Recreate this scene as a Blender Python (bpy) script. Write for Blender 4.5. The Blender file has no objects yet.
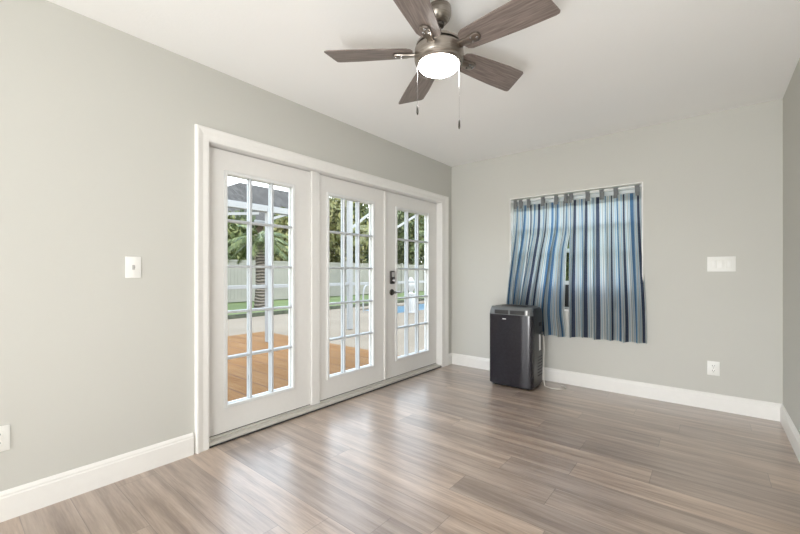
import bpy, bmesh, math, random
from mathutils import Vector, Matrix, Euler
random.seed(11)
PI = math.pi
sc = bpy.context.scene
COL = sc.collection

# ------------------------------------------------------------------ camera
cam_data = bpy.data.cameras.new('camera')
cam_data.sensor_width = 36.0
cam_data.lens = 379.0 / 800.0 * 36.0
cam_data.shift_y = 6.2 / 800.0
cam_data.clip_start = 0.05
cam = bpy.data.objects.new('camera', cam_data)
COL.objects.link(cam)
cam.location = (2.48, -4.04, 1.119)
cam.rotation_euler = (PI / 2, 0, math.atan(310.0 / 379.0))
sc.camera = cam

# ------------------------------------------------------------------ world, sun, exposure
SKY_STRENGTH = 3.1
world = bpy.data.worlds.new('sky')
sc.world = world
world.use_nodes = True
wn = world.node_tree
wn.nodes.clear()
w_out = wn.nodes.new('ShaderNodeOutputWorld')
w_bg = wn.nodes.new('ShaderNodeBackground')
w_tc = wn.nodes.new('ShaderNodeTexCoord')
w_sep = wn.nodes.new('ShaderNodeSeparateXYZ')
w_ramp = wn.nodes.new('ShaderNodeValToRGB')
w_ramp.color_ramp.elements[0].position = 0.0
w_ramp.color_ramp.elements[0].color = (0.98, 0.96, 0.93, 1)
w_ramp.color_ramp.elements[1].position = 0.7
w_ramp.color_ramp.elements[1].color = (0.66, 0.79, 0.99, 1)
wn.links.new(w_tc.outputs['Generated'], w_sep.inputs[0])
wn.links.new(w_sep.outputs['Z'], w_ramp.inputs[0])
wn.links.new(w_ramp.outputs[0], w_bg.inputs['Color'])
w_bg.inputs['Strength'].default_value = SKY_STRENGTH
wn.links.new(w_bg.outputs[0], w_out.inputs[0])

sun_data = bpy.data.lights.new('sun', 'SUN')
sun_data.energy = 1.2
sun_data.angle = math.radians(6)
sun_data.color = (1.0, 0.95, 0.87)
sun = bpy.data.objects.new('sun', sun_data)
COL.objects.link(sun)
sun.rotation_euler = (0, math.radians(38), math.radians(8))

# unseen fill panel added behind the camera to brighten the whole room
fill_data = bpy.data.lights.new('rear_fill_light', 'AREA')
fill_data.shape = 'RECTANGLE'
fill_data.size = 2.7
fill_data.size_y = 2.2
fill_data.energy = 66
fill_data.color = (0.985, 0.995, 1.0)
fill = bpy.data.objects.new('rear_fill_light', fill_data)
COL.objects.link(fill)
fill.location = (1.45, -8.9, 1.2)
fill.rotation_euler = (math.radians(90), 0, 0)
# second added fill lamp, aimed up from behind the camera to lift the ceiling
up_data = bpy.data.lights.new('ceiling_fill_light', 'AREA')
up_data.shape = 'DISK'
up_data.size = 0.9
up_data.energy = 40
up_data.color = (0.985, 0.995, 1.0)
up = bpy.data.objects.new('ceiling_fill_light', up_data)
COL.objects.link(up)
up.location = (2.35, -5.0, 0.3)
up.rotation_euler = (math.radians(140), 0, 0)

sc.view_settings.view_transform = 'Standard'
sc.view_settings.look = 'None'
sc.view_settings.exposure = 0.70
sc.view_settings.gamma = 1.0
sc.view_settings.use_curve_mapping = False
sc.cycles.use_denoising = True
sc.cycles.max_bounces = 14
sc.cycles.diffuse_bounces = 8
sc.cycles.transparent_max_bounces = 24
sc.cycles.sample_clamp_indirect = 6.0


# ------------------------------------------------------------------ materials
class Mat:
    def __init__(self, name):
        self.m = bpy.data.materials.new(name)
        self.m.use_nodes = True
        self.t = self.m.node_tree
        self.b = self.t.nodes['Principled BSDF']
        self.out = self.t.nodes['Material Output']

    def n(self, kind, **kw):
        nd = self.t.nodes.new(kind)
        for k, v in kw.items():
            setattr(nd, k, v)
        return nd

    def l(self, a, b):
        self.t.links.new(a, b)

    def val(self, sock, v):
        if hasattr(v, 'is_output'):
            self.l(v, sock)
        else:
            sock.default_value = v

    def math(self, op, a, b=0.0):
        nd = self.n('ShaderNodeMath', operation=op)
        self.val(nd.inputs[0], a)
        self.val(nd.inputs[1], b)
        return nd.outputs[0]

    def coords(self, scale=(1, 1, 1), kind='Object'):
        tc = self.n('ShaderNodeTexCoord')
        mp = self.n('ShaderNodeMapping')
        mp.inputs['Scale'].default_value = scale
        self.l(tc.outputs[kind], mp.inputs['Vector'])
        return mp.outputs[0]

    def noise(self, vec, scale, detail=3.0, rough=0.5):
        nd = self.n('ShaderNodeTexNoise')
        nd.inputs['Scale'].default_value = scale
        nd.inputs['Detail'].default_value = detail
        nd.inputs['Roughness'].default_value = rough
        self.l(vec, nd.inputs['Vector'])
        return nd.outputs['Fac']

    def ramp(self, fac, stops, interp='LINEAR'):
        nd = self.n('ShaderNodeValToRGB')
        cr = nd.color_ramp
        cr.interpolation = interp
        while len(cr.elements) < len(stops):
            cr.elements.new(0.5)
        for e, (p, c) in zip(cr.elements, stops):
            e.position = p
            e.color = (c[0], c[1], c[2], 1)
        self.val(nd.inputs[0], fac)
        return nd.outputs[0]

    def mix(self, fac, a, b, blend='MIX'):
        nd = self.n('ShaderNodeMix', data_type='RGBA', blend_type=blend)
        self.val(nd.inputs[0], fac)
        for s, v in ((nd.inputs[6], a), (nd.inputs[7], b)):
            if isinstance(v, tuple):
                v = (v[0], v[1], v[2], 1)
            self.val(s, v)
        return nd.outputs[2]

    def bump(self, h, strength, dist):
        nd = self.n('ShaderNodeBump')
        nd.inputs['Strength'].default_value = strength
        nd.inputs['Distance'].default_value = dist
        self.l(h, nd.inputs['Height'])
        self.l(nd.outputs[0], self.b.inputs['Normal'])

    def set(self, color=None, rough=0.5, metal=0.0, spec=None):
        if color is not None:
            if isinstance(color, tuple):
                color = (color[0], color[1], color[2], 1)
            self.val(self.b.inputs['Base Color'], color)
        self.val(self.b.inputs['Roughness'], rough)
        self.b.inputs['Metallic'].default_value = metal
        if spec is not None:
            self.b.inputs['Specular IOR Level'].default_value = spec
        return self


def plain(name, c, rough=0.5, metal=0.0, var=0.04, scale=30.0, spec=None):
    """a colour with a little procedural unevenness"""
    k = Mat(name)
    f = k.noise(k.coords(), scale, 3)
    lo = tuple(max(0, x * (1 - var)) for x in c)
    hi = tuple(min(1, x * (1 + var)) for x in c)
    k.set(k.ramp(f, [(0.3, lo), (0.7, hi)]), rough, metal, spec)
    return k.m


def paint(name, c, bump_scale, strength, dist, rough=0.75):
    k = Mat(name)
    v = k.coords()
    f = k.noise(v, 0.9, 2)
    k.set(k.ramp(f, [(0.3, tuple(x * 0.985 for x in c)), (0.7, tuple(min(1, x * 1.015) for x in c))]), rough, spec=0.3)
    k.bump(k.noise(v, bump_scale, 4, 0.6), strength, dist)
    return k.m


def m_floor():
    k = Mat('wood_plank_floor')
    tc = k.n('ShaderNodeTexCoord')
    sp = k.n('ShaderNodeSeparateXYZ')
    k.l(tc.outputs['Object'], sp.inputs[0])
    PW, PL = 0.18, 1.22
    yr = k.math('DIVIDE', k.math('ADD', sp.outputs[1], 20.0), PW)
    row = k.math('FLOOR', yr)
    fy = k.math('FRACT', yr)
    wr = k.n('ShaderNodeTexWhiteNoise', noise_dimensions='1D')
    k.l(row, wr.inputs['W'])
    xr = k.math('ADD', k.math('DIVIDE', k.math('ADD', sp.outputs[0], 20.0), PL), wr.outputs['Value'])
    colm = k.math('FLOOR', xr)
    fx = k.math('FRACT', xr)
    cb = k.n('ShaderNodeCombineXYZ')
    k.l(row, cb.inputs[0])
    k.l(colm, cb.inputs[1])
    wp = k.n('ShaderNodeTexWhiteNoise', noise_dimensions='3D')
    k.l(cb.outputs[0], wp.inputs['Vector'])
    rnd = wp.outputs['Value']
    # grain, different on every plank
    gv = k.n('ShaderNodeCombineXYZ')
    k.l(k.math('ADD', k.math('MULTIPLY', sp.outputs[0], 0.9), k.math('MULTIPLY', rnd, 37.0)), gv.inputs[0])
    k.l(k.math('MULTIPLY', sp.outputs[1], 13.0), gv.inputs[1])
    k.l(k.math('MULTIPLY', rnd, 11.0), gv.inputs[2])
    g1 = k.noise(gv.outputs[0], 1.5, 5, 0.6)
    gv2 = k.n('ShaderNodeCombineXYZ')
    k.l(k.math('ADD', k.math('MULTIPLY', sp.outputs[0], 3.0), k.math('MULTIPLY', rnd, 91.0)), gv2.inputs[0])
    k.l(k.math('MULTIPLY', sp.outputs[1], 60.0), gv2.inputs[1])
    g2 = k.noise(gv2.outputs[0], 2.0, 4, 0.65)
    g = k.math('ADD', k.math('MULTIPLY', g1, 0.68), k.math('MULTIPLY', g2, 0.32))
    c = k.ramp(g, [(0.30, (0.170, 0.118, 0.090)), (0.45, (0.31, 0.230, 0.180)),
                   (0.56, (0.43, 0.335, 0.272)), (0.70, (0.56, 0.465, 0.395))])
    tone = k.ramp(rnd, [(0.0, (0.78, 0.77, 0.77)), (0.5, (1.0, 0.985, 0.965)), (1.0, (1.18, 1.15, 1.10))])
    c = k.mix(1.0, c, tone, 'MULTIPLY')
    ey = k.math('MULTIPLY', k.math('MINIMUM', fy, k.math('SUBTRACT', 1.0, fy)), PW)
    ex = k.math('MULTIPLY', k.math('MINIMUM', fx, k.math('SUBTRACT', 1.0, fx)), PL)
    edge = k.math('LESS_THAN', k.math('MINIMUM', ey, ex), 0.0014)
    c = k.mix(k.math('MULTIPLY', edge, 0.55), c, (0.05, 0.036, 0.028))
    k.set(c, k.math('ADD', k.math('MULTIPLY', g2, 0.14), 0.24), spec=1.0)
    k.b.inputs['Coat Weight'].default_value = 0.9
    k.b.inputs['Coat Roughness'].default_value = 0.34
    k.bump(k.math('SUBTRACT', k.math('MULTIPLY', g2, 0.5), edge), 0.22, 0.002)
    return k.m


def m_deck():
    k = Mat('wood_deck_boards')
    tc = k.n('ShaderNodeTexCoord')
    sp = k.n('ShaderNodeSeparateXYZ')
    k.l(tc.outputs['Object'], sp.inputs[0])
    yr = k.math('DIVIDE', k.math('ADD', sp.outputs[1], 20.0), 0.28)
    row = k.math('FLOOR', yr)
    fy = k.math('FRACT', yr)
    wr = k.n('ShaderNodeTexWhiteNoise', noise_dimensions='1D')
    k.l(row, wr.inputs['W'])
    cb = k.n('ShaderNodeCombineXYZ')
    k.l(k.math('ADD', sp.outputs[0], k.math('MULTIPLY', wr.outputs['Value'], 30)), cb.inputs[0])
    k.l(k.math('MULTIPLY', sp.outputs[1], 16), cb.inputs[1])
    g = k.noise(cb.outputs[0], 1.6, 5, 0.6)
    c = k.ramp(g, [(0.3, (0.135, 0.058, 0.018)), (0.5, (0.185, 0.092, 0.034)), (0.72, (0.225, 0.128, 0.058))])
    c = k.mix(k.math('MULTIPLY', wr.outputs['Value'], 0.35), c, (0.215, 0.120, 0.055))
    e = k.math('LESS_THAN', k.math('MINIMUM', fy, k.math('SUBTRACT', 1.0, fy)), 0.030)
    c = k.mix(k.math('MULTIPLY', e, 0.9), c, (0.10, 0.055, 0.035))
    k.set(c, 0.8, spec=0.1)
    return k.m


def m_blade():
    k = Mat('grey_brown_wood_blade')
    v = k.coords((4, 60, 20))
    g = k.noise(v, 2.0, 5, 0.6)
    k.set(k.ramp(g, [(0.3, (0.10, 0.078, 0.068)), (0.55, (0.19, 0.155, 0.138)), (0.75, (0.27, 0.225, 0.205))]), 0.36)
    return k.m


def m_nickel():
    k = Mat('brushed_nickel')
    f = k.noise(k.coords((2, 2, 90)), 6, 3)
    k.set(k.ramp(f, [(0.3, (0.27, 0.24, 0.21)), (0.7, (0.42, 0.38, 0.34))]), 0.3, 1.0)
    return k.m


def m_glass():
    k = Mat('clear_glass')
    k.t.nodes.remove(k.b)
    tr = k.n('ShaderNodeBsdfTransparent')
    tr.inputs['Color'].default_value = (0.97, 0.985, 0.98, 1)
    gl = k.n('ShaderNodeBsdfGlossy')
    gl.inputs['Roughness'].default_value = 0.02
    fr = k.n('ShaderNodeFresnel')
    ge = k.n('ShaderNodeNewGeometry')
    k.l(k.math('SUBTRACT', 1.22, k.math('MULTIPLY', ge.outputs['Backfacing'], 1.22 - 1 / 1.22)), fr.inputs['IOR'])
    mx = k.n('ShaderNodeMixShader')
    k.l(fr.outputs[0], mx.inputs[0])
    k.l(tr.outputs[0], mx.inputs[1])
    k.l(gl.outputs[0], mx.inputs[2])
    k.l(mx.outputs[0], k.out.inputs[0])
    return k.m


def m_emit(name, c, s):
    k = Mat(name)
    k.set((0.9, 0.9, 0.9), 0.4)
    k.b.inputs['Emission Color'].default_value = (c[0], c[1], c[2], 1)
    k.b.inputs['Emission Strength'].default_value = s
    return k.m


def m_curtain():
    k = Mat('striped_cotton')
    k.t.nodes.remove(k.b)
    uv = k.n('ShaderNodeUVMap')
    sp = k.n('ShaderNodeSeparateXYZ')
    k.l(uv.outputs[0], sp.inputs[0])
    u = sp.outputs[0]                                   # metres along the cloth
    f = k.math('FRACT', k.math('DIVIDE', u, 0.24))
    navy, steel = (0.010, 0.026, 0.075), (0.055, 0.17, 0.33)
    white, grey, pale = (0.64, 0.66, 0.64), (0.27, 0.30, 0.31), (0.31, 0.47, 0.58)
    c = k.ramp(f, [(0.0, navy), (0.16, white), (0.19, pale), (0.22, white), (0.285, grey), (0.31, white), (0.365, pale), (0.415, white),
                   (0.475, steel), (0.63, white), (0.66, pale), (0.71, white), (0.775, grey), (0.80, white), (0.86, pale), (0.92, white)], 'CONSTANT')
    wv = k.noise(k.coords((1, 1, 1)), 400, 2)
    c = k.mix(0.12, c, k.ramp(wv, [(0.3, (0.2, 0.2, 0.2)), (0.7, (0.8, 0.8, 0.8))]))
    d = k.n('ShaderNodeBsdfDiffuse')
    tl = k.n('ShaderNodeBsdfTranslucent')
    k.l(c, d.inputs[0])
    k.l(c, tl.inputs[0])
    mx = k.n('ShaderNodeMixShader')
    mx.inputs[0].default_value = 0.58
    k.l(d.outputs[0], mx.inputs[1])
    k.l(tl.outputs[0], mx.inputs[2])
    k.l(mx.outputs[0], k.out.inputs[0])
    return k.m


def m_leaf(name, a, b, c):
    k = Mat(name)
    g = k.n('ShaderNodeNewGeometry')
    col = k.ramp(g.outputs['Random Per Island'], [(0.0, a), (0.5, b), (1.0, c)])
    k.set(col, 0.55, spec=0.3)
    return k.m


def m_grass():
    k = Mat('lawn_grass')
    v = k.coords()
    f = k.math('ADD', k.math('MULTIPLY', k.noise(v, 0.7, 3), 0.5), k.math('MULTIPLY', k.noise(v, 14, 4), 0.5))
    k.set(k.ramp(f, [(0.35, (0.065, 0.095, 0.025)), (0.5, (0.11, 0.145, 0.042)), (0.65, (0.165, 0.19, 0.075))]), 0.9)
    k.bump(k.noise(v, 60, 3), 0.6, 0.03)
    return k.m


def m_concrete(name, a, b):
    k = Mat(name)
    v = k.coords()
    f = k.math('ADD', k.math('MULTIPLY', k.noise(v, 0.8, 4), 0.6), k.math('MULTIPLY', k.noise(v, 40, 3), 0.4))
    k.set(k.ramp(f, [(0.35, a), (0.65, b)]), 0.9, spec=0.1)
    return k.m


def m_bark():
    k = Mat('palm_bark')
    v = k.coords((1, 1, 1))
    w = k.n('ShaderNodeTexWave', wave_type='BANDS', bands_direction='Z')
    w.inputs['Scale'].default_value = 3.0
    w.inputs['Distortion'].default_value = 5.0
    w.inputs['Detail'].default_value = 3.0
    k.l(v, w.inputs['Vector'])
    k.set(k.ramp(w.outputs['Fac'], [(0.2, (0.06, 0.048, 0.038)), (0.8, (0.22, 0.185, 0.15))]), 0.9)
    k.bump(w.outputs['Fac'], 0.8, 0.04)
    return k.m


def m_shingle():
    k = Mat('grey_shingles')
    b = k.n('ShaderNodeTexBrick')
    b.inputs['Scale'].default_value = 1.0
    b.inputs['Brick Width'].default_value = 0.45
    b.inputs['Row Height'].default_value = 0.22
    b.inputs['Mortar Size'].default_value = 0.012
    b.inputs['Color1'].default_value = (0.060, 0.055, 0.050, 1)
    b.inputs['Color2'].default_value = (0.095, 0.088, 0.080, 1)
    b.inputs['Mortar'].default_value = (0.05, 0.05, 0.05, 1)
    k.l(k.coords(), b.inputs['Vector'])
    k.set(b.outputs['Color'], 0.95, spec=0.05)
    return k.m


def m_ac_front():
    k = Mat('charcoal_gloss_plastic')
    sp = k.n('ShaderNodeSeparateXYZ')
    tc = k.n('ShaderNodeTexCoord')
    k.l(tc.outputs['Object'], sp.inputs[0])
    w = k.math('SINE', k.math('MULTIPLY', sp.outputs[2], 420.0))
    low = k.math('LESS_THAN', sp.outputs[2], 0.55)
    h = k.math('MULTIPLY', w, low)
    k.set(k.ramp(k.noise(k.coords(), 60, 2), [(0.3, (0.014, 0.013, 0.017)), (0.7, (0.020, 0.0185, 0.024))]), 0.13, spec=0.35)
    k.bump(h, 0.06, 0.0006)
    return k.m


M = {
    'wall': paint('greige_wall_paint', (0.548, 0.544, 0.508), 260, 0.25, 0.0016),
    'ceil': paint('white_ceiling_texture', (0.88, 0.88, 0.87), 55, 0.22, 0.004, 0.9),
    'trim': plain('white_semigloss_trim', (0.80, 0.79, 0.765), 0.38, var=0.01),
    'door': plain('white_door_paint', (0.755, 0.745, 0.725), 0.42, var=0.01),
    'vinyl': plain('white_vinyl', (0.72, 0.73, 0.725), 0.35, var=0.01),
    'muntin': plain('pale_grey_vinyl', (0.50, 0.525, 0.545), 0.4, var=0.01),
    'sill': plain('threshold_metal', (0.55, 0.53, 0.49), 0.45, var=0.04),
    'floor': m_floor(), 'deck': m_deck(), 'blade': m_blade(), 'nickel': m_nickel(), 'glass': m_glass(),
    'bowl': m_emit('lit_frosted_glass', (1.0, 0.985, 0.96), 36.0),
    'curtain': m_curtain(),
    'tabcloth': plain('grey_cotton', (0.16, 0.17, 0.175), 0.9, var=0.12, scale=90),
    'plate': plain('white_plastic_plate', (0.80, 0.80, 0.77), 0.35, var=0.01),
    'toggle': plain('switch_grey', (0.42, 0.41, 0.40), 0.4),
    'dark': plain('dark_slot', (0.02, 0.02, 0.02), 0.6),
    'black': plain('black_plastic', (0.018, 0.018, 0.020), 0.4),
    'acfront': m_ac_front(),
    'acbody': plain('charcoal_plastic', (0.014, 0.014, 0.016), 0.3, var=0.06, scale=60),
    'actrim': plain('grey_plastic_trim', (0.13, 0.137, 0.14), 0.3),
    'badge': plain('silver_badge', (0.75, 0.75, 0.75), 0.3),
    'cord': plain('white_cord', (0.78, 0.77, 0.72), 0.5),
    'lock': plain('dark_bronze', (0.06, 0.055, 0.05), 0.35, 0.7),
    'chrome': plain('satin_chrome', (0.45, 0.45, 0.46), 0.25, 1.0),
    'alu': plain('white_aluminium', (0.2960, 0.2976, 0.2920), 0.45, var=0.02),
    'grass': m_grass(),
    'conc': m_concrete('pale_concrete', (0.1800, 0.1440, 0.1056), (0.2280, 0.1880, 0.1424)),
    'water': plain('pool_water', (0.055, 0.13, 0.19), 0.3, var=0.15, scale=4),
    'fence': plain('white_vinyl_fence', (0.2240, 0.2160, 0.1800), 0.6, var=0.06, scale=3),
    'edging': plain('dark_timber_edging', (0.055, 0.06, 0.035), 0.9, var=0.4, scale=8),
    'bark': m_bark(),
    'leaf1': m_leaf('green_leaves', (0.0425, 0.0612, 0.0213), (0.0918, 0.1165, 0.0365), (0.2023, 0.2082, 0.0799)),
    'leaf2': m_leaf('dark_leaves', (0.0306, 0.0459, 0.0187), (0.0672, 0.0859, 0.0340), (0.1343, 0.1530, 0.0672)),
    'leaf3': m_leaf('olive_leaves', (0.0731, 0.0799, 0.0247), (0.1470, 0.1470, 0.0493), (0.2567, 0.2329, 0.0978)),
    'shingle': m_shingle(),
    'stucco': m_concrete('tan_stucco', (0.34, 0.25, 0.19), (0.42, 0.32, 0.25)),
    'resin': plain('white_resin', (0.45, 0.45, 0.44), 0.4, var=0.01),
}


# ------------------------------------------------------------------ mesh helpers
class MB:
    """collects shapes, then links them as ONE mesh object"""
    def __init__(self):
        self.v, self.f, self.uv = [], [], None

    def add(self, vs, fs, m=None):
        o = len(self.v)
        for p in vs:
            p = Vector(p)
            self.v.append(m @ p if m else p)
        for f in fs:
            self.f.append(tuple(i + o for i in f))
        return self

    def box(self, x0, x1, y0, y1, z0, z1, m=None):
        vs = [(x, y, z) for x in (x0, x1) for y in (y0, y1) for z in (z0, z1)]
        fs = [(0, 1, 3, 2), (4, 6, 7, 5), (0, 4, 5, 1), (2, 3, 7, 6), (0, 2, 6, 4), (1, 5, 7, 3)]
        return self.add(vs, fs, m)

    def prism(self, pts, h0, h1, m=None):
        """outline in xy extruded along z"""
        n = len(pts)
        vs = [(p[0], p[1], h0) for p in pts] + [(p[0], p[1], h1) for p in pts]
        fs = [tuple(range(n - 1, -1, -1)), tuple(range(n, 2 * n))]
        fs += [(i, (i + 1) % n, n + (i + 1) % n, n + i) for i in range(n)]
        return self.add(vs, fs, m)

    def lathe(self, prof, seg=40, m=None, cap=True):
        """prof: list of (r, z)"""
        vs, fs = [], []
        for r, z in prof:
            for i in range(seg):
                a = 2 * PI * i / seg
                vs.append((r * math.cos(a), r * math.sin(a), z))
        for j in range(len(prof) - 1):
            for i in range(seg):
                i2 = (i + 1) % seg
                fs.append((j * seg + i, j * seg + i2, (j + 1) * seg + i2, (j + 1) * seg + i))
        if cap:
            fs.append(tuple(range(seg - 1, -1, -1)))
            fs.append(tuple((len(prof) - 1) * seg + i for i in range(seg)))
        return self.add(vs, fs, m)

    def tube(self, pts, r, seg=8, m=None):
        pts = [Vector(p) for p in pts]
        rs = r if isinstance(r, (list, tuple)) else [r] * len(pts)
        vs, fs = [], []
        prev = None
        for i, p in enumerate(pts):
            d = (pts[min(i + 1, len(pts) - 1)] - pts[max(i - 1, 0)]).normalized()
            if prev is None:
                prev = d.orthogonal().normalized()
            nrm = (prev - d * prev.dot(d)).normalized()
            prev = nrm
            b = d.cross(nrm)
            for k in range(seg):
                a = 2 * PI * k / seg
                vs.append(p + (nrm * math.cos(a) + b * math.sin(a)) * rs[i])
        for i in range(len(pts) - 1):
            for k in range(seg):
                k2 = (k + 1) % seg
                fs.append((i * seg + k, i * seg + k2, (i + 1) * seg + k2, (i + 1) * seg + k))
        fs.append(tuple(range(seg - 1, -1, -1)))
        fs.append(tuple((len(pts) - 1) * seg + i for i in range(seg)))
        return self.add(vs, fs, m)

    def sweep(self, prof, path_pts, m=None):
        """prof rings given as explicit lists of points (all same length), capped"""
        n = len(prof[0])
        vs = [p for ring in prof for p in ring]
        fs = []
        for i in range(len(prof) - 1):
            for k in range(n):
                k2 = (k + 1) % n
                fs.append((i * n + k, i * n + k2, (i + 1) * n + k2, (i + 1) * n + k))
        fs.append(tuple(range(n - 1, -1, -1)))
        fs.append(tuple((len(prof) - 1) * n + i for i in range(n)))
        return self.add(vs, fs, m)

    def build(self, name, mat, parent=None, bevel=0.0, seg=2, smooth=True, loc=None, fix=True):
        me = bpy.data.meshes.new(name)
        me.from_pydata([tuple(p) for p in self.v], [], self.f)
        if fix or bevel:
            bm = bmesh.new()
            bm.from_mesh(me)
            if bevel:
                bmesh.ops.bevel(bm, geom=[e for e in bm.edges if len(e.link_faces) == 2 and e.calc_face_angle(0) > 0.6],
                                offset=bevel, segments=seg, affect='EDGES', profile=0.5, clamp_overlap=True)
            bmesh.ops.recalc_face_normals(bm, faces=bm.faces)
            bm.to_mesh(me)
            bm.free()
        if smooth:
            for p in me.polygons:
                p.use_smooth = True
            me.set_sharp_from_angle(angle=math.radians(35))
        me.materials.append(mat)
        o = bpy.data.objects.new(name, me)
        COL.objects.link(o)
        if parent:
            o.parent = parent
        if loc:
            o.location = loc
        return o


def tag(o, label, cat, group=None):
    o['label'] = label
    o['category'] = cat
    if group:
        o['group'] = group
    return o


def thing(name, label, cat, loc=(0, 0, 0), rotz=0.0, group=None):
    o = bpy.data.objects.new(name, None)
    COL.objects.link(o)
    o.location = loc
    o.rotation_euler = (0, 0, rotz)
    o.empty_display_size = 0.1
    return tag(o, label, cat, group)


def struct(o, label=None, cat=None):
    o['kind'] = 'structure'
    if label:
        o['label'] = label
        o['category'] = cat
    return o


# ------------------------------------------------------------------ room shell
W, HT, BACK = 2.905, 2.437, -9.0
OY0, OY1, OZ = -2.955, -0.222, 1.960           # door opening in the left wall
WX0, WX1, WZ0, WZ1 = 0.757, 2.012, 0.735, 1.945  # window opening in the back wall
TH = 0.16

struct(MB().box(-TH, W + TH, BACK, TH, -0.12, 0).build('floor', M['floor'], smooth=False),
       'greyish brown wood plank floor of the empty room', 'floor')
struct(MB().box(-TH, W + TH, BACK, TH, HT, HT + 0.15).build('ceiling', M['ceil'], smooth=False),
       'white textured ceiling above the empty room', 'ceiling')
b = MB()
b.box(-TH, 0, BACK, OY0, 0, HT).box(-TH, 0, OY1, TH, 0, HT).box(-TH, 0, OY0, OY1, OZ, HT)
struct(b.build('wall_left', M['wall'], smooth=False), 'greige wall on the left around the glazed doors', 'wall')
b = MB()
b.box(0, WX0, 0, TH, 0, HT).box(WX1, W, 0, TH, 0, HT).box(WX0, WX1, 0, TH, 0, WZ0).box(WX0, WX1, 0, TH, WZ1, HT)
struct(b.build('wall_back', M['wall'], smooth=False), 'greige far wall behind the curtained window', 'wall')
struct(MB().box(W, W + TH, BACK, TH, 0, HT).build('wall_right', M['wall'], smooth=False),
       'pale greige wall at the right edge of the photo', 'wall')

# baseboards: profile (out from the wall, height)
BP = [(0, 0), (0.016, 0), (0.016, 0.104), (0.0125, 0.110), (0.0125, 0.118), (0.007, 0.128), (0.0, 0.133)]


def base(name, fn, a, c, label):
    rings = [[fn(t, o, z) for o, z in BP] for t in (a, c)]
    struct(MB().sweep(rings, None).build(name, M['trim'], smooth=False), label, 'baseboard')


base('baseboard_left', lambda t, o, z: (o, t, z), BACK, -3.035, 'white baseboard along the left wall before the doors')
base('baseboard_corner', lambda t, o, z: (o, t, z), -0.088, 0.0, 'short white baseboard between the door casing and the corner')
base('baseboard_back', lambda t, o, z: (t, -o, z), 0.0, W, 'white baseboard along the far wall under the window')
base('baseboard_right', lambda t, o, z: (W - o, t, z), BACK, 0.0, 'white baseboard along the right wall')

# door casing (colonial profile) mitred round the opening
CP = [(0.0, 0.0), (0.0, 0.012), (0.014, 0.015), (0.045, 0.015), (0.062, 0.019), (0.080, 0.024), (0.092, 0.024), (0.100, 0.0)]
CI0, CI1, CT = OY0 + 0.014, OY1 - 0.010, OZ + 0.0      # inner edges of casing


def casing_ring(corner):
    out = []
    for w, d in CP:
        w = w * (0.84 if corner < 2 else 1.0)
        wr = w * 1.38
        if corner < 2:
            w, wt = w, w * 1.05
        else:
            wt = w * 0.9
        if corner == 0:
            out.append((d, CI0 - w, 0.0))
        elif corner == 1:
            out.append((d, CI0 - w, CT + wt))
        elif corner == 2:
            out.append((d, CI1 + wr, CT + wt))
        else:
            out.append((d, CI1 + wr, 0.0))
    return out


struct(MB().sweep([casing_ring(i) for i in range(4)], None).build('trim_1', M['trim'], smooth=False),
       'white moulded casing around the glazed doors', 'trim')

# jambs, head, mullion and threshold of the door unit
DX = -0.068                                            # room face of the doors
b = MB()
b.box(-TH, 0.0, OY0, CI0, 0, OZ).box(-TH, 0.0, CI1, OY1, 0, OZ)
b.box(-TH, 0.0, CI0, CI1, OZ - 0.002, OZ + 0.02)
b.box(-TH, DX + 0.018, -2.088, -2.006, 0, OZ - 0.002)
struct(b.build('trim_2', M['door'], bevel=0.002, seg=1), 'white door jambs with the post between first and second door', 'trim')
struct(MB().box(-TH, -0.002, CI0, CI1, 0.0, 0.026).box(-TH, -0.05, CI0, CI1, 0.026, 0.036)
       .build('trim_3', M['sill'], bevel=0.003, seg=1), 'low threshold under the glazed doors', 'trim')

struct(MB().box(-0.004, 0.006, CI0, CI1, 0.0, 0.009).build('threshold_shadow', M['dark'], smooth=False), 'shadow line made as a dark strip where the threshold meets the floor', 'trim')  # dark strip put in for the floor edge shadow below the threshold

# ------------------------------------------------------------------ doors
GZ0, GZ1 = 0.210, 1.808


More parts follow.
